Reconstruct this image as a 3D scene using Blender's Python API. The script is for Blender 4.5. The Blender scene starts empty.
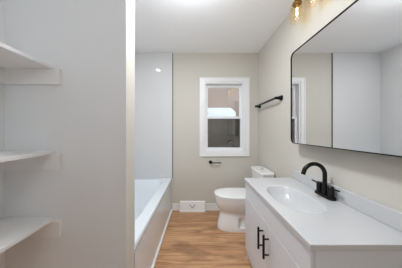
import bpy, bmesh, math, random
from mathutils import Vector, Matrix
random.seed(7)
C = bpy.context.scene.collection
S = bpy.context.scene
PI = math.pi

# ---------------------------------------------------------------- camera, world, light, exposure
cam = bpy.data.cameras.new('camera')
cam.sensor_width = 36.0
cam.lens = 163.0 / 402.0 * 36.0
cam.shift_x = 3.0 / 402.0
cam.shift_y = -3.0 / 402.0
cam.clip_start = 0.02
co = bpy.data.objects.new('camera', cam)
co.location = (0, 0, 1.23)
co.rotation_euler = (PI / 2, 0, 0)
C.objects.link(co)
S.camera = co

w = bpy.data.worlds.new('overcast_sky')
S.world = w
w.use_nodes = True
bg = w.node_tree.nodes['Background']
bg.inputs[0].default_value = (0.80, 0.88, 1.0, 1)
bg.inputs[1].default_value = 1.7

S.view_settings.view_transform = 'Standard'
S.view_settings.look = 'None'
S.view_settings.gamma = 1.0
S.view_settings.use_curve_mapping = False
S.view_settings.exposure = 0.42
S.cycles.diffuse_bounces = 8


def light(name, kind, loc, energy, color=(1, 1, 1), size=0.1, rot=(0, 0, 0), parent=None, size_y=None, spot=None):
    l = bpy.data.lights.new(name, kind)
    l.energy = energy
    l.color = color
    if kind == 'AREA':
        l.size = size
        if size_y:
            l.shape = 'RECTANGLE'
            l.size_y = size_y
        else:
            l.shape = 'DISK'
    else:
        l.shadow_soft_size = size
    if kind == 'SPOT':
        l.spot_size = spot or 2.0
        l.spot_blend = 0.8
    o = bpy.data.objects.new(name, l)
    o.location = loc
    o.rotation_euler = rot
    C.objects.link(o)
    if parent:
        o.parent = parent
    return o


FILL_BACK_W = 5.0     # fill lamp added behind the camera
DOWN_W = 0.8       # downlight above the tub
FILL_MID_W = 9.0       # unseen fill lamp added between the bathtub and the vanity
BULB_W = 0.09       # each vanity bulb
light('back_fill_light', 'POINT', (-0.30, -0.60, 1.80), FILL_BACK_W, (0.90, 0.95, 1.0), 0.10)
light('mid_fill_light', 'AREA', (-0.06, 1.13, 2.375), FILL_MID_W * 1.5, (0.90, 0.95, 1.0), 0.28)
light('mid_fill_glow', 'POINT', (-0.06, 1.13, 2.27), FILL_MID_W * 1.0, (0.90, 0.95, 1.0), 0.06)
light('downlight_light', 'AREA', (-0.78, 1.85, 2.425), DOWN_W, (0.90, 0.95, 1.0), 0.09)


# ---------------------------------------------------------------- materials
def mat(name, col, rough=0.5, metal=0.0, coat=0.0, bump=0.0, bscale=200.0, var=0.0, spec=0.5, trans=None):
    m = bpy.data.materials.new(name)
    m.use_nodes = True
    nt = m.node_tree
    b = nt.nodes['Principled BSDF']
    b.inputs['Base Color'].default_value = (*col, 1)
    b.inputs['Roughness'].default_value = rough
    b.inputs['Metallic'].default_value = metal
    b.inputs['Coat Weight'].default_value = coat
    b.inputs['Coat Roughness'].default_value = 0.08
    b.inputs['Specular IOR Level'].default_value = spec
    tc = nt.nodes.new('ShaderNodeTexCoord')
    if var > 0:
        n = nt.nodes.new('ShaderNodeTexNoise')
        n.inputs['Scale'].default_value = 3.0
        n.inputs['Detail'].default_value = 3.0
        nt.links.new(tc.outputs['Object'], n.inputs['Vector'])
        mx = nt.nodes.new('ShaderNodeMix')
        mx.data_type = 'RGBA'
        mx.inputs[6].default_value = (*[c * (1 - var) for c in col], 1)
        mx.inputs[7].default_value = (*[min(1, c * (1 + var)) for c in col], 1)
        nt.links.new(n.outputs['Fac'], mx.inputs[0])
        nt.links.new(mx.outputs[2], b.inputs['Base Color'])
    if bump > 0:
        n2 = nt.nodes.new('ShaderNodeTexNoise')
        n2.inputs['Scale'].default_value = bscale
        n2.inputs['Detail'].default_value = 2.0
        nt.links.new(tc.outputs['Object'], n2.inputs['Vector'])
        bp = nt.nodes.new('ShaderNodeBump')
        bp.inputs['Strength'].default_value = bump
        bp.inputs['Distance'].default_value = 0.002
        nt.links.new(n2.outputs['Fac'], bp.inputs['Height'])
        nt.links.new(bp.outputs['Normal'], b.inputs['Normal'])
    return m


def thin_glass(name, tint, refl=1.0, base=0.03, amount=1.0):
    m = bpy.data.materials.new(name)
    m.use_nodes = True
    nt = m.node_tree
    nt.nodes.clear()
    out = nt.nodes.new('ShaderNodeOutputMaterial')
    tr = nt.nodes.new('ShaderNodeBsdfTransparent')
    tr.inputs[0].default_value = (*tint, 1)
    gl = nt.nodes.new('ShaderNodeBsdfGlossy')
    gl.inputs[0].default_value = (refl, refl, refl, 1)
    gl.inputs[1].default_value = 0.02
    lw = nt.nodes.new('ShaderNodeFresnel')
    lw.inputs[0].default_value = 1.5
    ad = nt.nodes.new('ShaderNodeMath')
    ad.operation = 'MULTIPLY_ADD'
    ad.use_clamp = True
    ad.inputs[1].default_value = amount
    ad.inputs[2].default_value = base
    mx = nt.nodes.new('ShaderNodeMixShader')
    nt.links.new(lw.outputs[0], ad.inputs[0])
    nt.links.new(ad.outputs[0], mx.inputs[0])
    nt.links.new(tr.outputs[0], mx.inputs[1])
    nt.links.new(gl.outputs[0], mx.inputs[2])
    nt.links.new(mx.outputs[0], out.inputs[0])
    return m


def emit(name, col, strength):
    m = bpy.data.materials.new(name)
    m.use_nodes = True
    nt = m.node_tree
    nt.nodes.clear()
    out = nt.nodes.new('ShaderNodeOutputMaterial')
    e = nt.nodes.new('ShaderNodeEmission')
    e.inputs[0].default_value = (*col, 1)
    e.inputs[1].default_value = strength
    nt.links.new(e.outputs[0], out.inputs[0])
    return m


def screen_mat(name, col, fac):
    m = bpy.data.materials.new(name)
    m.use_nodes = True
    nt = m.node_tree
    b = nt.nodes['Principled BSDF']
    b.inputs['Base Color'].default_value = (*col, 1)
    b.inputs['Roughness'].default_value = 0.7
    out = nt.nodes['Material Output']
    tr = nt.nodes.new('ShaderNodeBsdfTransparent')
    mx = nt.nodes.new('ShaderNodeMixShader')
    mx.inputs[0].default_value = fac
    nt.links.new(tr.outputs[0], mx.inputs[1])
    nt.links.new(b.outputs[0], mx.inputs[2])
    nt.links.new(mx.outputs[0], out.inputs[0])
    return m


def wood_floor():
    m = bpy.data.materials.new('oak_planks')
    m.use_nodes = True
    nt = m.node_tree
    N, L = nt.nodes.new, nt.links.new
    b = nt.nodes['Principled BSDF']
    tc = N('ShaderNodeTexCoord')
    mp = N('ShaderNodeMapping')
    mp.inputs['Location'].default_value = (0.12, -0.01, 0)
    L(tc.outputs['Object'], mp.inputs[0])
    br = N('ShaderNodeTexBrick')
    br.offset = 0.37
    br.offset_frequency = 1
    br.inputs['Scale'].default_value = 1.0
    br.inputs['Brick Width'].default_value = 1.22
    br.inputs['Row Height'].default_value = 0.20
    br.inputs['Mortar Size'].default_value = 0.0012
    br.inputs['Mortar Smooth'].default_value = 0.3
    br.inputs['Color1'].default_value = (0, 0, 0, 1)
    br.inputs['Color2'].default_value = (1, 1, 1, 1)
    br.inputs['Mortar'].default_value = (0.5, 0.5, 0.5, 1)
    L(mp.outputs[0], br.inputs[0])
    # a per-plank offset pushes the grain so neighbouring planks differ
    sc = N('ShaderNodeVectorMath'); sc.operation = 'MULTIPLY'
    sc.inputs[1].default_value = (5.0, 9.0, 3.0)
    L(br.outputs['Color'], sc.inputs[0])
    ad = N('ShaderNodeVectorMath'); ad.operation = 'ADD'
    L(mp.outputs[0], ad.inputs[0]); L(sc.outputs[0], ad.inputs[1])
    st = N('ShaderNodeMapping'); st.inputs['Scale'].default_value = (1.3, 13.0, 1.0)
    L(ad.outputs[0], st.inputs[0])
    g = N('ShaderNodeTexNoise'); g.inputs['Scale'].default_value = 1.5
    g.inputs['Detail'].default_value = 6; g.inputs['Roughness'].default_value = 0.62
    g.inputs['Distortion'].default_value = 0.8
    L(st.outputs[0], g.inputs['Vector'])
    cr = N('ShaderNodeValToRGB')
    e = cr.color_ramp.elements
    e[0].position = 0.30; e[0].color = (0.27, 0.125, 0.055, 1)
    e[1].position = 0.70; e[1].color = (0.66, 0.41, 0.235, 1)
    k = cr.color_ramp.elements.new(0.5); k.color = (0.52, 0.285, 0.145, 1)
    L(g.outputs['Fac'], cr.inputs[0])
    # per plank tone
    tone = N('ShaderNodeMapRange'); tone.inputs[3].default_value = 0.90; tone.inputs[4].default_value = 1.16
    L(br.outputs['Color'], tone.inputs[0])
    mu = N('ShaderNodeMix'); mu.data_type = 'RGBA'; mu.blend_type = 'MULTIPLY'; mu.inputs[0].default_value = 1
    L(cr.outputs[0], mu.inputs[6]); L(tone.outputs[0], mu.inputs[7])
    # knots
    km = N('ShaderNodeMapping'); km.inputs['Scale'].default_value = (2.2, 5.5, 1)
    L(ad.outputs[0], km.inputs[0])
    kn = N('ShaderNodeTexNoise'); kn.inputs['Scale'].default_value = 1.3; kn.inputs['Detail'].default_value = 2
    L(km.outputs[0], kn.inputs['Vector'])
    kr = N('ShaderNodeMapRange'); kr.inputs[1].default_value = 0.58; kr.inputs[2].default_value = 0.70
    kr.inputs[3].default_value = 0.0; kr.inputs[4].default_value = 0.55
    L(kn.outputs['Fac'], kr.inputs[0])
    kx = N('ShaderNodeMix'); kx.data_type = 'RGBA'
    kx.inputs[7].default_value = (0.16, 0.075, 0.035, 1)
    L(kr.outputs[0], kx.inputs[0]); L(mu.outputs[2], kx.inputs[6])
    sm = N('ShaderNodeMix'); sm.data_type = 'RGBA'
    sm.inputs[7].default_value = (0.13, 0.065, 0.035, 1)
    L(br.outputs['Fac'], sm.inputs[0]); L(kx.outputs[2], sm.inputs[6])
    L(sm.outputs[2], b.inputs['Base Color'])
    b.inputs['Roughness'].default_value = 0.42
    bp = N('ShaderNodeBump'); bp.inputs['Strength'].default_value = 0.15; bp.inputs['Distance'].default_value = 0.002
    L(g.outputs['Fac'], bp.inputs['Height']); L(bp.outputs[0], b.inputs['Normal'])
    return m


def siding_mat():
    m = bpy.data.materials.new('taupe_siding')
    m.use_nodes = True
    nt = m.node_tree
    N, L = nt.nodes.new, nt.links.new
    b = nt.nodes['Principled BSDF']
    tc = N('ShaderNodeTexCoord')
    n = N('ShaderNodeTexNoise'); n.inputs['Scale'].default_value = 1.2
    L(tc.outputs['Object'], n.inputs['Vector'])
    cr = N('ShaderNodeValToRGB')
    cr.color_ramp.elements[0].color = (0.33, 0.235, 0.19, 1)
    cr.color_ramp.elements[1].color = (0.38, 0.28, 0.23, 1)
    L(n.outputs['Fac'], cr.inputs[0]); L(cr.outputs[0], b.inputs['Base Color'])
    b.inputs['Roughness'].default_value = 0.8
    return m


GREIGE = mat('greige_wall_paint', (0.60, 0.57, 0.51), 0.75, bump=0.08, bscale=160, var=0.01)
CLOSET = mat('white_closet_paint', (0.77, 0.785, 0.80), 0.7, bump=0.08, bscale=160, var=0.01)
CEILP = mat('white_ceiling_paint', (0.94, 0.945, 0.955), 0.85, bump=0.08, bscale=140)
TRIMW = mat('white_trim_paint', (0.83, 0.83, 0.83), 0.4)
SHELFW = mat('white_shelf_paint', (0.82, 0.82, 0.82), 0.45)
PANEL = mat('glossy_white_surround', (0.69, 0.69, 0.69), 0.06, spec=0.5)
TUBW = mat('white_tub_enamel', (0.76, 0.80, 0.84), 0.1, coat=0.3)
PORC = mat('white_porcelain', (0.86, 0.86, 0.855), 0.08, coat=0.4)
SEATP = mat('white_seat_plastic', (0.87, 0.87, 0.865), 0.2)
MARB = mat('white_cultured_marble', (0.57, 0.57, 0.58), 0.16, coat=0.3)
CABW = mat('white_cabinet_paint', (0.70, 0.72, 0.765), 0.35)
BLACK = mat('matte_black_metal', (0.008, 0.008, 0.008), 0.42, spec=0.2)
BRONZE = mat('black_bronze_metal', (0.009, 0.007, 0.006), 0.25, spec=0.3)
BRASS = mat('aged_brass', (0.30, 0.19, 0.06), 0.22, metal=1.0)
CHROME = mat('chrome', (0.8, 0.8, 0.8), 0.12, metal=1.0)
MIRROR = mat('mirror_silver', (0.82, 0.825, 0.83), 0.003, metal=1.0)
DARKT = mat('dark_edge_metal', (0.10, 0.10, 0.095), 0.35, metal=0.3)
VINYL = mat('white_vinyl', (0.84, 0.845, 0.86), 0.3)
PANE = thin_glass('window_pane_glass', (0.93, 0.95, 0.94))
SHADE = thin_glass('amber_tinted_glass', (1.0, 0.90, 0.72), 1.0, 0.02, 0.35)
CLEARG = thin_glass('clear_bulb_glass', (1.0, 0.97, 0.92), 1.0, 0.02, 0.3)
FILA = emit('glowing_filament', (1.0, 0.78, 0.46), 3.5)
LENS = emit('downlight_lens', (1.0, 0.98, 0.96), 5)
LENS2 = emit('lamp_diffuser', (1.0, 0.97, 0.94), 3)
SCREEN = screen_mat('insect_screen', (0.17, 0.14, 0.125), 0.74)
FLOORM = wood_floor()
SIDING = siding_mat()
GRASS = mat('grass', (0.12, 0.16, 0.07), 0.9, var=0.2)
AWNW = mat('white_awning_metal', (0.85, 0.87, 0.88), 0.4)
GREY = mat('grey_recess', (0.35, 0.35, 0.35), 0.5)


# ---------------------------------------------------------------- helpers
def obj(name, bm, m, parent=None, smooth=False, loc=None):
    me = bpy.data.meshes.new(name)
    bmesh.ops.recalc_face_normals(bm, faces=bm.faces[:])
    bm.to_mesh(me)
    bm.free()
    ms = m if isinstance(m, (list, tuple)) else [m]
    for x in ms:
        me.materials.append(x)
    if smooth:
        for p in me.polygons:
            p.use_smooth = True
        try:
            me.set_sharp_from_angle(angle=math.radians(38))
        except Exception:
            pass
    o = bpy.data.objects.new(name, me)
    C.objects.link(o)
    if parent:
        o.parent = parent
        pm = Matrix.Translation(parent_world(parent))
        o.matrix_parent_inverse = pm.inverted()
    return o


def parent_world(p):
    # every mesh is modelled in room coordinates, only the empties stand off the origin
    return p.location.copy() if p.type == 'EMPTY' else Vector((0, 0, 0))


def thing(name, label, cat, loc, group=None):
    o = bpy.data.objects.new(name, None)
    o.empty_display_size = 0.1
    C.objects.link(o)
    o.location = loc
    o['label'] = label
    o['category'] = cat
    if group:
        o['group'] = group
    return o


def tag(o, label, cat, group=None):
    o['label'] = label
    o['category'] = cat
    if group:
        o['group'] = group
    return o


def struct(name, bm, m, parent=None, smooth=False, label=None):
    o = obj(name, bm, m, parent, smooth)
    if parent is None:
        o['kind'] = 'structure'
        if label:
            o['label'] = label
            o['category'] = name.split('_')[0]
    return o


def bx(bm, x0, x1, y0, y1, z0, z1, bev=0.0, seg=2):
    t = bmesh.new()
    r = bmesh.ops.create_cube(t, size=1.0)
    for v in t.verts:
        v.co = Vector(((x0 + x1) / 2 + v.co.x * (x1 - x0), (y0 + y1) / 2 + v.co.y * (y1 - y0), (z0 + z1) / 2 + v.co.z * (z1 - z0)))
    if bev > 0:
        bmesh.ops.bevel(t, geom=t.edges[:], offset=bev, segments=seg, profile=0.5, affect='EDGES')
    merge(bm, t)
    return bm


def merge(bm, t):
    me = bpy.data.meshes.new('tmp')
    t.to_mesh(me)
    t.free()
    bm.from_mesh(me)
    bpy.data.meshes.remove(me)


def box(x0, x1, y0, y1, z0, z1, bev=0.0, seg=2):
    return bx(bmesh.new(), x0, x1, y0, y1, z0, z1, bev, seg)


def loft(bm, rings, close_start=True, close_end=True):
    vs = [[bm.verts.new(p) for p in r] for r in rings]
    n = len(rings[0])
    for a, b in zip(vs, vs[1:]):
        for i in range(n):
            j = (i + 1) % n
            bm.faces.new((a[i], a[j], b[j], b[i]))
    if close_start:
        bm.faces.new(list(reversed(vs[0])))
    if close_end:
        bm.faces.new(vs[-1])
    return bm


def lathe(bm, prof, c, axis='Z', n=32, close=(True, True)):
    """prof: list of (radius, offset along axis)"""
    rings = []
    for r, h in prof:
        ring = []
        for i in range(n):
            a = 2 * PI * i / n
            u, v = r * math.cos(a), r * math.sin(a)
            if axis == 'Z':
                p = (c[0] + u, c[1] + v, c[2] + h)
            elif axis == 'X':
                p = (c[0] + h, c[1] + u, c[2] + v)
            else:
                p = (c[0] + u, c[1] + h, c[2] + v)
            ring.append(p)
        rings.append(ring)
    return loft(bm, rings, *close)


def tube(bm, pts, r, n=16, caps=True):
    pts = [Vector(p) for p in pts]
    rs = r if isinstance(r, (list, tuple)) else [r] * len(pts)
    rings = []
    up = None
    for i, p in enumerate(pts):
        if i == 0:
            t = pts[1] - p
        elif i == len(pts) - 1:
            t = p - pts[i - 1]
        else:
            t = (pts[i + 1] - p).normalized() + (p - pts[i - 1]).normalized()
        t.normalize()
        if up is None:
            up = Vector((0, 0, 1)) if abs(t.z) < 0.9 else Vector((0, 1, 0))
        a = t.cross(up)
        if a.length < 1e-5:
            a = t.cross(Vector((1, 0, 0)))
        a.normalize()
        b2 = a.cross(t).normalized()
        up = b2
        rings.append([tuple(p + a * rs[i] * math.cos(2 * PI * k / n) + b2 * rs[i] * math.sin(2 * PI * k / n)) for k in range(n)])
    return loft(bm, rings, caps, caps)


def rrect(cx, cy, hx, hy, r, n=8):
    """rounded rectangle outline, list of (u, v)"""
    r = max(1e-4, min(r, hx - 1e-4, hy - 1e-4))
    out = []
    for sx, sy, a0 in ((1, 1, 0), (-1, 1, PI / 2), (-1, -1, PI), (1, -1, 1.5 * PI)):
        for k in range(n + 1):
            a = a0 + PI / 2 * k / n
            out.append((cx + sx * (hx - r) + r * math.cos(a), cy + sy * (hy - r) + r * math.sin(a)))
    return out


# ---------------------------------------------------------------- dimensions
RX, LX, CX = 0.933, -1.150, -1.084      # right wall, tub side wall, closet side wall
BY, FY = 2.53, -0.90                    # back wall, wall behind the camera
H = 2.44
P0, P1, PX = 0.916, 1.03, -0.404        # partition between closet and tub
T = 0.12

# ---------------------------------------------------------------- shell
struct('floor', box(LX - T, RX + T, FY - T, BY + T, -0.1, 0), FLOORM)
struct('ceiling', box(LX - T, RX + T, FY - T, BY + T, H, H + 0.1), CEILP)
struct('wall_right', box(RX, RX + T, FY - T, BY + T, 0, H), GREIGE)
struct('wall_left', box(LX - T, LX, P1, BY + T, 0, H), GREIGE)
struct('wall_closet', box(LX - T, CX, FY - T, P0, 0, H), CLOSET)
# partition: painted white on the closet side, greige on its end
bm = box(LX - T, PX, P0, P1, 0, H)
bm.normal_update()
for f in bm.faces:
    f.material_index = 1 if f.normal.x > 0.9 else 0
struct('wall_partition', bm, [CLOSET, GREIGE])
# back wall with the window opening
WX0, WX1, WZ0, WZ1 = 0.095, 0.725, 0.905, 1.99
bm = bmesh.new()
bx(bm, LX - T, WX0, BY, BY + T, 0, H)
bx(bm, WX1, RX + T, BY, BY + T, 0, H)
bx(bm, WX0, WX1, BY, BY + T, 0, WZ0)
bx(bm, WX0, WX1, BY, BY + T, WZ1, H)
struct('wall_back', bm, GREIGE)
# wall behind the camera with a panelled door
bm = bmesh.new()
bx(bm, LX - T, -0.45, FY - T, FY, 0, H)
bx(bm, 0.35, RX + T, FY - T, FY, 0, H)
bx(bm, -0.45, 0.35, FY - T, FY, 2.05, H)
struct('wall_front', bm, GREIGE)
bm = bmesh.new()
bx(bm, -0.45, 0.35, FY - 0.07, FY - 0.03, 0.005, 2.05)
for z0, z1 in ((0.2, 0.95), (1.1, 1.9)):
    for x0, x1 in ((-0.37, -0.09), (-0.01, 0.27)):
        bx(bm, x0, x1, FY - 0.032, FY - 0.02, z0, z1, 0.006)
door = struct('door_1', bm, TRIMW)
bm = bmesh.new()
lathe(bm, [(0.026, -0.03), (0.026, -0.02), (0.010, -0.018), (0.010, 0.02), (0.026, 0.03), (0.026, 0.05), (0.015, 0.056)], (0.28, FY, 1.0), 'Y')
obj('door_knob', bm, BLACK, door, True)

struct('wall_light_block', box(0.45, RX, 0.06, 0.18, 0, H), GREIGE)  # unseen stub wall added to keep fill light off the vanity's near side

# baseboards
def baseboard(name, x0, x1, y0, y1):
    bm = bmesh.new()
    bx(bm, x0, x1, y0, y1, 0, 0.108, 0.003)
    return struct(name, bm, TRIMW)
baseboard('baseboard_back', PX + 0.004, -0.285, BY - 0.014, BY)
baseboard('baseboard_back_right', 0.115, RX - 0.014, BY - 0.014, BY)
baseboard('baseboard_right', RX - 0.014, RX, 1.60, BY)
baseboard('baseboard_right_near', RX - 0.014, RX, 0.18, 0.60)
baseboard('baseboard_partition', CX, PX, P0 - 0.014, P0)
baseboard('baseboard_closet', CX, CX + 0.014, FY, P0 - 0.014)

# ---------------------------------------------------------------- window
def frame_ring(bm, x0, x1, z0, z1, w, y0, y1, bev=0.0):
    wl, wr, wb, wt = w
    bx(bm, x0, x0 + wl, y0, y1, z0, z1, bev)
    bx(bm, x1 - wr, x1, y0, y1, z0, z1, bev)
    bx(bm, x0 + wl, x1 - wr, y0, y1, z0, z0 + wb, bev)
    bx(bm, x0 + wl, x1 - wr, y0, y1, z1 - wt, z1, bev)

bm = bmesh.new()
frame_ring(bm, WX0 + 0.001, WX1 - 0.001, WZ0 + 0.001, WZ1 - 0.001, (0.022,) * 4, BY - 0.004, BY + T - 0.001)
win = struct('window_1', bm, VINYL)
bm = bmesh.new()
frame_ring(bm, 0.025, 0.795, 0.838, 2.055, (0.070, 0.070, 0.067, 0.065), BY - 0.016, BY - 0.0005, 0.003)
frame_ring(bm, 0.025, 0.795, 0.838, 2.055, (0.018,) * 4, BY - 0.022, BY - 0.015, 0.002)
obj('window_casing', bm, TRIMW, win)
bm = bmesh.new()
frame_ring(bm, 0.117, 0.703, 1.425, 1.968, (0.040, 0.040, 0.035, 0.046), BY + 0.075, BY + 0.100, 0.003)
us = obj('upper_sash', bm, VINYL, win)
obj('pane', box(0.155, 0.665, BY + 0.086, BY + 0.089, 1.458, 1.925), PANE, us)
bm = bmesh.new()
frame_ring(bm, 0.117, 0.703, 0.927, 1.460, (0.036, 0.036, 0.042, 0.036), BY + 0.045, BY + 0.070, 0.003)
ls = obj('lower_sash', bm, VINYL, win)
obj('pane', box(0.150, 0.670, BY + 0.056, BY + 0.059, 0.965, 1.428), PANE, ls)
bm = box(0.38, 0.44, BY + 0.040, BY + 0.060, 1.458, 1.470, 0.003)
obj('sash_lock', bm, VINYL, ls)
obj('insect_screen', box(0.12, 0.70, BY + 0.108, BY + 0.110, 0.93, 1.45), SCREEN, win)

# ---------------------------------------------------------------- outside
t = thing('neighbouring_house', 'taupe sided house wall seen through the window panes', 'house', (0.6, 5.2, 0))
bm = bmesh.new()
bx(bm, -5, 7, 5.2, 5.4, -0.6, 5.0)
for k in range(28):
    z = -0.6 + k * 0.2
    bx(bm, -5, 7, 5.185, 5.2, z, z + 0.2, 0.001, 1)
obj('siding', bm, SIDING, t)
bm = bmesh.new()
ring0 = [(0.28, 5.18, 1.97), (1.04, 5.18, 1.97), (1.04, 5.18, 1.92), (0.28, 5.18, 1.92)]
ring1 = [(0.20, 4.75, 1.78), (1.10, 4.75, 1.78), (1.10, 4.75, 1.62), (0.20, 4.75, 1.62)]
loft(bm, [ring0, ring1])
obj('window_awning', bm, AWNW, t)
bm = bmesh.new()
frame_ring(bm, 0.3, 1.18, 0.7, 1.62, (0.07,) * 4, 5.14, 5.19, 0.004)
obj('window_frame', bm, AWNW, t)
ob = obj('lawn', box(-6, 8, BY + T, 9, -0.75, -0.6), GRASS)
ob.name = 'ground'; ob['kind'] = 'structure'

# ---------------------------------------------------------------- bathtub
def tub():
    t = thing('bathtub', 'white alcove bathtub with a glossy front apron against the left wall', 'bathtub', (-0.777, 1.78, 0))
    x0, x1, y0, y1, Z = LX + 0.002, PX, P1 + 0.002, BY - 0.002, 0.50
    cx, cy = (x0 + x1) / 2, (y0 + y1) / 2
    hx, hy = (x1 - x0) / 2, (y1 - y0) / 2
    def ring(ax0, ax1, ay0, ay1, r, z):
        return [(u, v, z) for u, v in rrect((ax0 + ax1) / 2, (ay0 + ay1) / 2, (ax1 - ax0) / 2, (ay1 - ay0) / 2, r, 10)]
    R = []
    R.append(ring(x0, x1 - 0.012, y0, y1, 0.004, 0.0))
    R.append(ring(x0, x1 - 0.012, y0, y1, 0.004, Z - 0.05))
    R.append(ring(x0, x1 - 0.002, y0, y1, 0.004, Z - 0.042))
    R.append(ring(x0, x1, y0, y1, 0.004, Z - 0.035))
    R.append(ring(x0, x1, y0, y1, 0.004, Z - 0.008))
    R.append(ring(x0 + 0.006, x1 - 0.006, y0 + 0.004, y1 - 0.004, 0.006, Z))
    i0, i1, j0, j1 = x0 + 0.060, x1 - 0.100, y0 + 0.085, y1 - 0.085
    R.append(ring(i0, i1, j0, j1, 0.11, Z - 0.003))
    R.append(ring(i0 + 0.010, i1 - 0.010, j0 + 0.012, j1 - 0.014, 0.11, Z - 0.020))
    R.append(ring(i0 + 0.020, i1 - 0.020, j0 + 0.022, j1 - 0.06, 0.08, Z - 0.10))
    R.append(ring(i0 + 0.035, i1 - 0.035, j0 + 0.035, j1 - 0.15, 0.09, Z - 0.25))
    R.append(ring(i0 + 0.055, i1 - 0.055, j0 + 0.055, j1 - 0.23, 0.10, Z - 0.35))
    R.append(ring(i0 + 0.10, i1 - 0.10, j0 + 0.10, j1 - 0.30, 0.10, Z - 0.385))
    bm = bmesh.new()
    loft(bm, R, False, True)
    # the apron face is a part of its own
    obj('tub_shell', bm, TUBW, t, True)
    bm = bmesh.new()
    bx(bm, x1 - 0.0125, x1 - 0.005, y0 + 0.03, y1 - 0.03, 0.02, Z - 0.062, 0.003)
    obj('apron', bm, TUBW, t)
    obj('base_trim', box(x1 - 0.013, x1 + 0.010, y0 + 0.001, y1 - 0.015, 0.001, 0.030, 0.006), TRIMW, t)
    bm = bmesh.new()
    lathe(bm, [(0.036, 0), (0.036, 0.004), (0.02, 0.006)], ((i0 + i1) / 2, j0 + 0.22, Z - 0.386))
    obj('drain', bm, CHROME, t, True)
    return t
tub()

# surround panels
t = thing('tub_surround', 'glossy white wall panels rising from the bathtub to the ceiling', 'shower surround', (-0.777, 2.5, 0.5))
PT = 0.010
obj('back_panel', box(LX + 0.001, -0.398, BY - PT, BY - 0.0005, 0.502, H - 0.001), PANEL, t)
obj('side_panel', box(LX + 0.0005, LX + PT, P1 + 0.001, BY - PT - 0.0005, 0.502, H - 0.001), PANEL, t)
obj('end_panel', box(LX + PT + 0.001, PX, P1 + 0.0005, P1 + PT, 0.502, H - 0.001), PANEL, t)
obj('edge_trim', box(-0.3975, -0.389, BY - PT - 0.004, BY - 0.0005, 0.502, H - 0.001), DARKT, t)

# ---------------------------------------------------------------- downlight above the tub
t = thing('recessed_downlight', 'small round recessed ceiling light above the bathtub seen in the mirror', 'ceiling light', (-0.78, 1.85, H))
bm = bmesh.new()
lathe(bm, [(0.048, -0.006), (0.066, -0.006), (0.068, 0.0), (0.048, 0.0)], (-0.78, 1.85, H - 0.0005), 'Z', 32, (False, False))
obj('trim_ring', bm, TRIMW, t, True)
bm = bmesh.new()
lathe(bm, [(0.047, -0.004), (0.047, 0.0)], (-0.78, 1.85, H - 0.001))
obj('lens', bm, LENS, t, True)

# ---------------------------------------------------------------- closet shelves
def shelf(z, label):
    t = thing('closet_shelf', label, 'shelf', (-0.94, 0.3, z), 'white closet shelves along the left wall')
    obj('board', box(CX + 0.001, -0.803, FY + 0.3, P0 - 0.001, z - 0.018, z, 0.0015), SHELFW, t)
    zc = z - 0.0185
    obj('end_cleat', box(CX + 0.020, -0.764, P0 - 0.0195, P0 - 0.0005, zc - 0.085, zc, 0.001), SHELFW, t)
    obj('side_cleat', box(CX + 0.0005, CX + 0.0195, FY + 0.3, P0 - 0.0005, zc - 0.085, zc, 0.001), SHELFW, t)
shelf(1.592, 'top white closet shelf on the left wall, seen from below')
shelf(1.120, 'middle white closet shelf on the left wall, at the height of the window')
shelf(0.749, 'lowest white closet shelf on the left wall, its top surface in full view')

# ---------------------------------------------------------------- vanity
VY0, VY1 = 0.662, 1.577
def vanity():
    t = thing('bathroom_vanity', 'white two door bathroom vanity cabinet with black bar handles along the right wall', 'vanity cabinet', (0.70, 1.12, 0))
    F = 0.476
    bm = bmesh.new()
    bx(bm, F, RX - 0.001, VY0, VY0 + 0.016, 0.0, 0.748)        # near side
    bx(bm, F, RX - 0.001, VY1 - 0.016, VY1, 0.0, 0.748)        # far side
    bx(bm, RX - 0.012, RX - 0.001, VY0 + 0.016, VY1 - 0.016, 0.09, 0.748)
    bx(bm, F, RX - 0.012, VY0 + 0.016, VY1 - 0.016, 0.09, 0.106)
    bx(bm, F, F + 0.018, VY0 + 0.016, VY1 - 0.016, 0.60, 0.748)
    bx(bm, F, F + 0.018, VY0 + 0.016, VY0 + 0.05, 0.106, 0.60)
    bx(bm, F, F + 0.018, VY1 - 0.05, VY1 - 0.016, 0.106, 0.60)
    obj('cabinet_body', bm, CABW, t)
    obj('toe_kick', box(F + 0.012, F + 0.028, VY0 + 0.016, VY1 - 0.016, 0.0, 0.0895), CABW, t)
    obj('top_rail_panel', box(F - 0.018, F - 0.0005, VY0, VY1, 0.619, 0.746, 0.003), CABW, t)
    mid = (VY0 + VY1) / 2 - 0.02
    for a, b, hy in ((VY0, mid - 0.0015, mid - 0.045), (mid + 0.0015, VY1, mid + 0.045)):
        d = obj('door', box(F - 0.018, F - 0.0005, a, b, 0.096, 0.613, 0.003), CABW, t)
        bm = bmesh.new()
        bxx = F - 0.018 - 0.034
        tube(bm, [(bxx, hy, 0.405), (bxx, hy, 0.555)], 0.0075, 12)
        for z in (0.428, 0.530):
            tube(bm, [(F - 0.0185, hy, z), (bxx, hy, z)], 0.005, 12)
        obj('handle', bm, BLACK, d, True)
    return t
vanity()

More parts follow.
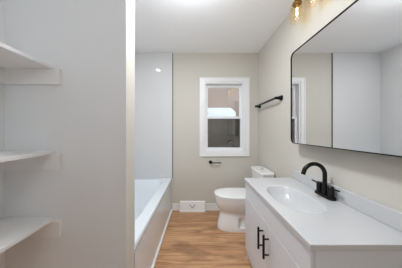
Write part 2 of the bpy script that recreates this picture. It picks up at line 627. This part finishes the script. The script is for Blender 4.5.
def vtop():
    t = thing('countertop', 'white vanity countertop with an integrated oval basin on the cabinet', 'countertop', (0.69, 1.12, 0.75))
    x0, x1, y0, y1 = 0.450, RX - 0.001, 0.652, 1.587
    zt, th = 0.775, 0.0265
    cx, cy, ax, ay = 0.652, 1.130, 0.136, 0.238
    bm = bmesh.new()
    NR, NA = 14, 72
    # polar patch for the basin, blended to the rectangular slab
    def rect_pt(a):
        dx, dy = math.cos(a), math.sin(a)
        ts = []
        if dx > 1e-9: ts.append((x1 - cx) / dx)
        if dx < -1e-9: ts.append((x0 - cx) / dx)
        if dy > 1e-9: ts.append((y1 - cy) / dy)
        if dy < -1e-9: ts.append((y0 - cy) / dy)
        s = min(ts)
        return cx + dx * s, cy + dy * s
    # angles: include the exact corners
    angs = set()
    for i in range(NA):
        angs.add(round(2 * PI * i / NA, 6))
    for X in (x0, x1):
        for Y in (y0, y1):
            angs.add(round(math.atan2(Y - cy, X - cx) % (2 * PI), 6))
    angs = sorted(angs)
    def ell(a, k):
        c, s = math.cos(a), math.sin(a)
        r = 1.0 / ((abs(c) / ax) ** 2.3 + (abs(s) / ay) ** 2.3) ** (1 / 2.3)
        return cx + c * r * k, cy + s * r * k
    rings = []
    rings.append([(cx + (rect_pt(a)[0] - cx), rect_pt(a)[1], zt - th) for a in angs])
    rings.append([(rect_pt(a)[0], rect_pt(a)[1], zt - 0.002) for a in angs])
    def inset(p, d):
        return (min(max(p[0], x0 + d), x1 - d), min(max(p[1], y0 + d), y1 - d))
    rings.append([(*inset(rect_pt(a), 0.002), zt) for a in angs])
    rings.append([(*ell(a, 1.03), zt) for a in angs])
    for k, z in ((1.0, -0.001), (0.975, -0.006), (0.94, -0.016), (0.88, -0.034), (0.80, -0.056), (0.68, -0.080), (0.5, -0.100), (0.3, -0.110), (0.12, -0.113)):
        rings.append([(*ell(a, k), zt + z) for a in angs])
    loft(bm, rings, False, True)
    # underside lip around the edge so the slab has a thickness
    bx(bm, x0 + 0.001, x0 + 0.03, y0 + 0.001, y1 - 0.001, zt - th + 0.0, zt - th + 0.004)
    obj('basin_slab', bm, MARB, t, True)
    obj('backsplash', box(RX - 0.021, RX - 0.001, y0, y1, zt + 0.0005, 0.862, 0.004, 3), MARB, t)
    bm = bmesh.new()
    lathe(bm, [(0.022, 0), (0.022, 0.003), (0.008, 0.005)], (cx, cy, zt - 0.113))
    obj('drain', bm, CHROME, t, True)
vtop()

def faucet():
    fx, fy, z = 0.884, 1.136, 0.7755
    t = thing('faucet', 'matte black two handle gooseneck faucet behind the basin', 'faucet', (fx, fy, z))
    bm = bmesh.new()
    def rr(g, zz):
        return [(u, v, z + zz) for u, v in rrect(fx, fy, 0.027 - g, 0.080 - g, 0.026 - g, 8)]
    loft(bm, [rr(0, 0), rr(0, 0.014), rr(0.003, 0.018)])
    obj('base_plate', bm, BRONZE, t, True)
    bm = bmesh.new()
    R = 0.075
    pts = [(fx, fy, z + 0.018), (fx, fy, z + 0.06), (fx, fy, z + 0.12), (fx, fy, z + 0.150)]
    top = z + 0.150
    for k in range(1, 17):
        a = PI * k / 16 * 0.93
        pts.append((fx - R + R * math.cos(a), fy, top + R * math.sin(a)))
    pts.append(tuple(Vector(pts[-1]) + (Vector(pts[-1]) - Vector(pts[-2])).normalized() * 0.014))
    tube(bm, pts, [0.0138] * (len(pts) - 3) + [0.0138, 0.0142, 0.0142], 20)
    lathe(bm, [(0.019, 0), (0.018, 0.03), (0.0135, 0.036)], (fx, fy, z + 0.018))
    obj('spout', bm, BRONZE, t, True)
    for s in (-1, 1):
        hy = fy + s * 0.051
        bm = bmesh.new()
        lathe(bm, [(0.0185, 0.0), (0.0180, 0.040), (0.0185, 0.044), (0.0185, 0.064), (0.015, 0.068)], (fx, hy, z + 0.018))
        h = obj('valve_handle', bm, BRONZE, t, True)
        bm = bmesh.new()
        tube(bm, [(fx, hy + s * 0.012, z + 0.073), (fx - 0.002, hy + s * 0.042, z + 0.076), (fx - 0.004, hy + s * 0.070, z + 0.078)], [0.0065, 0.0055, 0.005], 12)
        obj('lever', bm, BRONZE, h, True)
    bm = bmesh.new()
    tube(bm, [(fx + 0.0205, fy, z + 0.016), (fx + 0.0205, fy, z + 0.06)], 0.003, 10)
    lathe(bm, [(0.006, 0), (0.006, 0.01), (0.003, 0.013)], (fx + 0.0205, fy, z + 0.058), n=16)
    obj('drain_lift_rod', bm, BRONZE, t, True)
faucet()

# ---------------------------------------------------------------- mirror
def mirror():
    y0, y1, z0, z1 = 0.50, 1.474, 1.121, 1.924
    t = thing('wall_mirror', 'large rectangular wall mirror with rounded corners and thin black metal frame', 'mirror', (0.88, 1.0, z0))
    cy, cz, hy, hz, r = (y0 + y1) / 2, (z0 + z1) / 2, (y1 - y0) / 2, (z1 - z0) / 2, 0.048
    XF, XG = 0.836, 0.842
    def ring(x, g):
        return [(x, u, v) for u, v in rrect(cy, cz, hy - g, hz - g, r - g, 12)]
    bm = bmesh.new()
    loft(bm, [ring(RX - 0.001, 0.0), ring(XF + 0.001, 0.0), ring(XF, 0.001), ring(XF, 0.0050), ring(XG + 0.002, 0.0054)], False, False)
    obj('frame', bm, BLACK, t, True)
    bm = bmesh.new()
    loft(bm, [ring(XG + 0.002, 0.0056), ring(XG, 0.0056)], True, True)
    obj('glass', bm, MIRROR, t)
mirror()

# ---------------------------------------------------------------- vanity light
def vanity_light():
    t = thing('vanity_light', 'brass wall light with clear glass shades above the mirror', 'wall light', (RX, 1.09, 2.30))
    ys = (1.375, 1.185, 0.995, 0.805)
    xo = 0.835
    zb = 2.306
    bm = bmesh.new()
    bx(bm, RX - 0.022, RX - 0.001, 0.98, 1.20, 2.315, 2.405, 0.006)
    bx(bm, RX - 0.034, RX - 0.016, 0.78, 1.40, 2.352, 2.370, 0.004)
    obj('back_plate', bm, BRASS, t, True)
    for y in ys:
        bm = bmesh.new()
        pts = [(RX - 0.025, y, 2.364)]
        for k in range(0, 9):
            a = PI / 2 * k / 8
            pts.append((xo + 0.03 - 0.03 * math.sin(a), y, 2.364 - 0.03 + 0.03 * math.cos(a)))
        tube(bm, pts, 0.007, 12)
        obj('arm', bm, BRASS, t, True)
        bm = bmesh.new()
        lathe(bm, [(0.010, 0.045), (0.019, 0.040), (0.021, 0.012), (0.033, 0.008), (0.036, 0.0), (0.034, -0.010), (0.020, -0.012), (0.019, -0.024), (0.0, -0.024)][::-1], (xo, y, zb), n=28)
        so = obj('socket', bm, BRASS, t, True)
        # open glass jar shade, slightly flared
        bm = bmesh.new()
        o = [(0.030, -0.002), (0.044, -0.010), (0.050, -0.035), (0.053, -0.08), (0.056, -0.146)]
        lathe(bm, o, (xo, y, zb), n=36, close=(False, False))
        sh = obj('glass_shade', bm, SHADE, t, True)
        bm = bmesh.new()
        lathe(bm, [(0.010, -0.022), (0.012, -0.035), (0.015, -0.055), (0.015, -0.095), (0.009, -0.112), (0.001, -0.116)], (xo, y, zb), n=20, close=(True, True))
        b = obj('bulb', bm, CLEARG, t, True)
        bm = bmesh.new()
        for k in range(4):
            a = PI / 2 * k + 0.4
            tube(bm, [(xo + 0.007 * math.cos(a), y + 0.007 * math.sin(a), zb - 0.035), (xo + 0.004 * math.cos(a), y + 0.004 * math.sin(a), zb - 0.103)], 0.0022, 8)
        obj('filament', bm, FILA, b, True)
        light('bulb_light', 'POINT', (xo - RX, y - 1.09, zb - 0.07 - 2.30), BULB_W, (0.90, 0.94, 1.0), 0.012, parent=t)
vanity_light()

# unseen fill lamp added on the ceiling, above frame, to even the light
t = thing('fill_ceiling_lamp', 'unseen round fill lamp added on the ceiling between the bathtub and the vanity', 'ceiling light', (-0.06, 1.13, H))
bm = bmesh.new()
lathe(bm, [(0.13, 0.0), (0.15, -0.015), (0.15, -0.045), (0.13, -0.055)], (-0.06, 1.13, H - 0.001), n=40)
obj('fill_lamp_base', bm, TRIMW, t, True)

# unseen globe lamp added behind the camera to fill the near half
t = thing('fill_globe_lamp', 'added fill lamp, a clear glass globe hanging by the door behind the camera', 'pendant lamp', (-0.30, -0.60, H))
bm = bmesh.new()
lathe(bm, [(0.065, 0.0), (0.065, -0.02), (0.010, -0.028), (0.010, -0.52), (0.045, -0.525), (0.045, -0.545)], (-0.30, -0.60, H - 0.001), n=32)
obj('fill_canopy_and_stem', bm, BLACK, t, True)
bm = bmesh.new()
lathe(bm, [(0.12 * math.sin(a), 0.12 * math.cos(a)) for a in [0.4 + k * (PI - 0.401) / 15 for k in range(16)]], (-0.30, -0.60, 1.785), n=32, close=(False, True))
obj('globe', bm, thin_glass('clear_globe_glass', (0.97, 0.97, 0.97)), t, True)

# ---------------------------------------------------------------- toilet
def toilet():
    cy = 2.12
    t = thing('toilet', 'white porcelain toilet between the vanity and the back wall', 'toilet', (0.56, cy, 0))
    N = 120
    def outline(x0, x1, hw, ex=2.2, notch=0.0):
        cx, a = (x0 + x1) / 2, (x1 - x0) / 2
        pts = []
        for i in range(N):
            th = 2 * PI * i / N
            c, s = math.cos(th), math.sin(th)
            # blunt at the back, rounder at the front
            e = ex if c < 0 else 4.0
            px = cx + a * math.copysign(abs(c) ** (2 / e), c)
            py = hw * math.copysign(abs(s) ** (2 / e), s)
            if notch and 0.505 < px < 0.566:
                py = math.copysign(min(abs(py), notch), py)
            pts.append((px, cy + py))
        return pts
    bm = bmesh.new()
    prof = [(0.000, 0.248, 0.80, 0.148, 2.5, 0.0), (0.018, 0.248, 0.80, 0.148, 2.5, 0.0), (0.045, 0.252, 0.80, 0.145, 2.5, 0.0), (0.052, 0.254, 0.80, 0.144, 2.5, 0.105), (0.11, 0.268, 0.80, 0.136, 2.5, 0.102),
            (0.165, 0.282, 0.80, 0.128, 2.5, 0.105), (0.172, 0.284, 0.80, 0.127, 2.5, 0.0), (0.205, 0.290, 0.80, 0.126, 2.4, 0.0), (0.222, 0.284, 0.80, 0.131, 2.3, 0.0), (0.25, 0.258, 0.80, 0.148, 2.2, 0.0),
            (0.29, 0.236, 0.80, 0.163, 2.2, 0.0), (0.33, 0.224, 0.79, 0.174, 2.2, 0.0), (0.37, 0.219, 0.77, 0.180, 2.2, 0.0), (0.388, 0.218, 0.76, 0.182, 2.2, 0.0), (0.394, 0.224, 0.755, 0.176, 2.2, 0.0)]
    loft(bm, [[(u, v, z) for u, v in outline(a, b, hw, e, n)] for z, a, b, hw, e, n in prof])
    obj('bowl', bm, PORC, t, True)
    bm = bmesh.new()
    loft(bm, [[(u, v, z) for u, v in outline(a, b, hw)] for z, a, b, hw in ((0.3945, 0.222, 0.725, 0.178), (0.397, 0.215, 0.73, 0.184), (0.409, 0.215, 0.73, 0.184), (0.412, 0.222, 0.725, 0.178))])
    obj('seat', bm, SEATP, t, True)
    bm = bmesh.new()
    loft(bm, [[(u, v, z) for u, v in outline(a, b, hw)] for z, a, b, hw in ((0.4140, 0.222, 0.725, 0.178), (0.417, 0.214, 0.73, 0.186), (0.428, 0.214, 0.73, 0.186), (0.434, 0.226, 0.725, 0.174), (0.4365, 0.27, 0.70, 0.14))])
    obj('lid', bm, SEATP, t, True)
    def rr(x0, x1, y0, y1, r, z):
        return [(u, v, z) for u, v in rrect((x0 + x1) / 2, (y0 + y1) / 2, (x1 - x0) / 2, (y1 - y0) / 2, r, 8)]
    bm = bmesh.new()
    loft(bm, [rr(0.775, 0.912, 1.965, 2.275, 0.03, 0.375), rr(0.770, 0.912, 1.95, 2.29, 0.035, 0.42), rr(0.757, 0.914, 1.932, 2.308, 0.04, 0.60), rr(0.752, 0.914, 1.928, 2.312, 0.04, 0.698)])
    obj('tank', bm, PORC, t, True)
    bm = bmesh.new()
    loft(bm, [rr(0.748, 0.916, 1.924, 2.316, 0.04, 0.699), rr(0.744, 0.918, 1.920, 2.320, 0.042, 0.704), rr(0.744, 0.918, 1.920, 2.320, 0.042, 0.722), rr(0.752, 0.914, 1.928, 2.312, 0.038, 0.730)])
    obj('tank_lid', bm, PORC, t, True)
    bm = bmesh.new()
    lathe(bm, [(0.024, 0), (0.024, 0.005), (0.020, 0.007)], (0.832, cy, 0.730))
    o = obj('flush_button', bm, CHROME, t, True)
    o['label'] = 'round chrome flush button'
    for s in (-1, 1):
        bm = bmesh.new()
        tube(bm, [(0.735, cy + s * 0.05, 0.414), (0.735, cy + s * 0.10, 0.414)], 0.012, 14)
        obj('hinge', bm, SEATP, t, True)
toilet()

# ---------------------------------------------------------------- towel bar
t = thing('towel_bar', 'long black towel bar on the right wall beside the mirror', 'towel bar', (RX, 2.13, 1.60))
bm = bmesh.new()
tube(bm, [(0.868, 1.812, 1.598), (0.868, 2.443, 1.598)], 0.0122, 14)
obj('bar', bm, BLACK, t, True)
for y in (1.815, 2.44):
    bm = bmesh.new()
    lathe(bm, [(0.030, -0.001), (0.030, -0.008), (0.024, -0.018), (0.018, -0.040), (0.0155, -0.060), (0.0155, -0.074), (0.010, -0.080)], (RX, y, 1.598), 'X', 24)
    obj('mounting_post', bm, BLACK, t, True)

# ---------------------------------------------------------------- paper holder
t = thing('toilet_paper_holder', 'short black toilet paper holder arm on the wall below the window', 'toilet paper holder', (0.19, BY, 0.75))
bm = bmesh.new()
lathe(bm, [(0.026, -0.001), (0.026, -0.008), (0.019, -0.013), (0.011, -0.022), (0.011, -0.060), (0.008, -0.064)], (0.195, BY, 0.748), 'Y', 24)
obj('mounting_post', bm, BLACK, t, True)
bm = bmesh.new()
tube(bm, [(0.197, BY - 0.055, 0.746), (0.345, BY - 0.055, 0.746), (0.352, BY - 0.055, 0.746)], [0.0075, 0.0075, 0.009], 14)
obj('arm', bm, BLACK, t, True)

# ---------------------------------------------------------------- floor register
t = thing('baseboard_register', 'white metal baseboard air vent with a V shaped lever on the back wall', 'air vent', (-0.085, BY - 0.02, 0))
bm = bmesh.new()
x0, x1 = -0.283, 0.113
rings = []
for x, g in ((x0, 0.006), (x0 + 0.006, 0), (x1 - 0.006, 0), (x1, 0.006)):
    rings.append([(x, BY - 0.001, 0.001), (x, BY - 0.062 + g, 0.001), (x, BY - 0.062 + g, 0.014), (x, BY - 0.048 + g, 0.018), (x, BY - 0.022 + g, 0.140 - g), (x, BY - 0.001, 0.148 - g)])
loft(bm, rings)
obj('cover', bm, TRIMW, t)
yv = lambda z: BY - 0.048 + (z - 0.018) / 0.122 * 0.026
bm = bmesh.new()
for s in (-1, 1):
    p0 = (-0.085, yv(0.052) - 0.001, 0.052)
    p1 = (-0.085 + s * 0.042, yv(0.102) - 0.001, 0.102)
    tube(bm, [p0, p1], 0.0075, 8)
o = obj('lever', bm, mat('grey_lever', (0.40, 0.40, 0.40), 0.4), t, True)
o['label'] = 'V shaped grey lever'
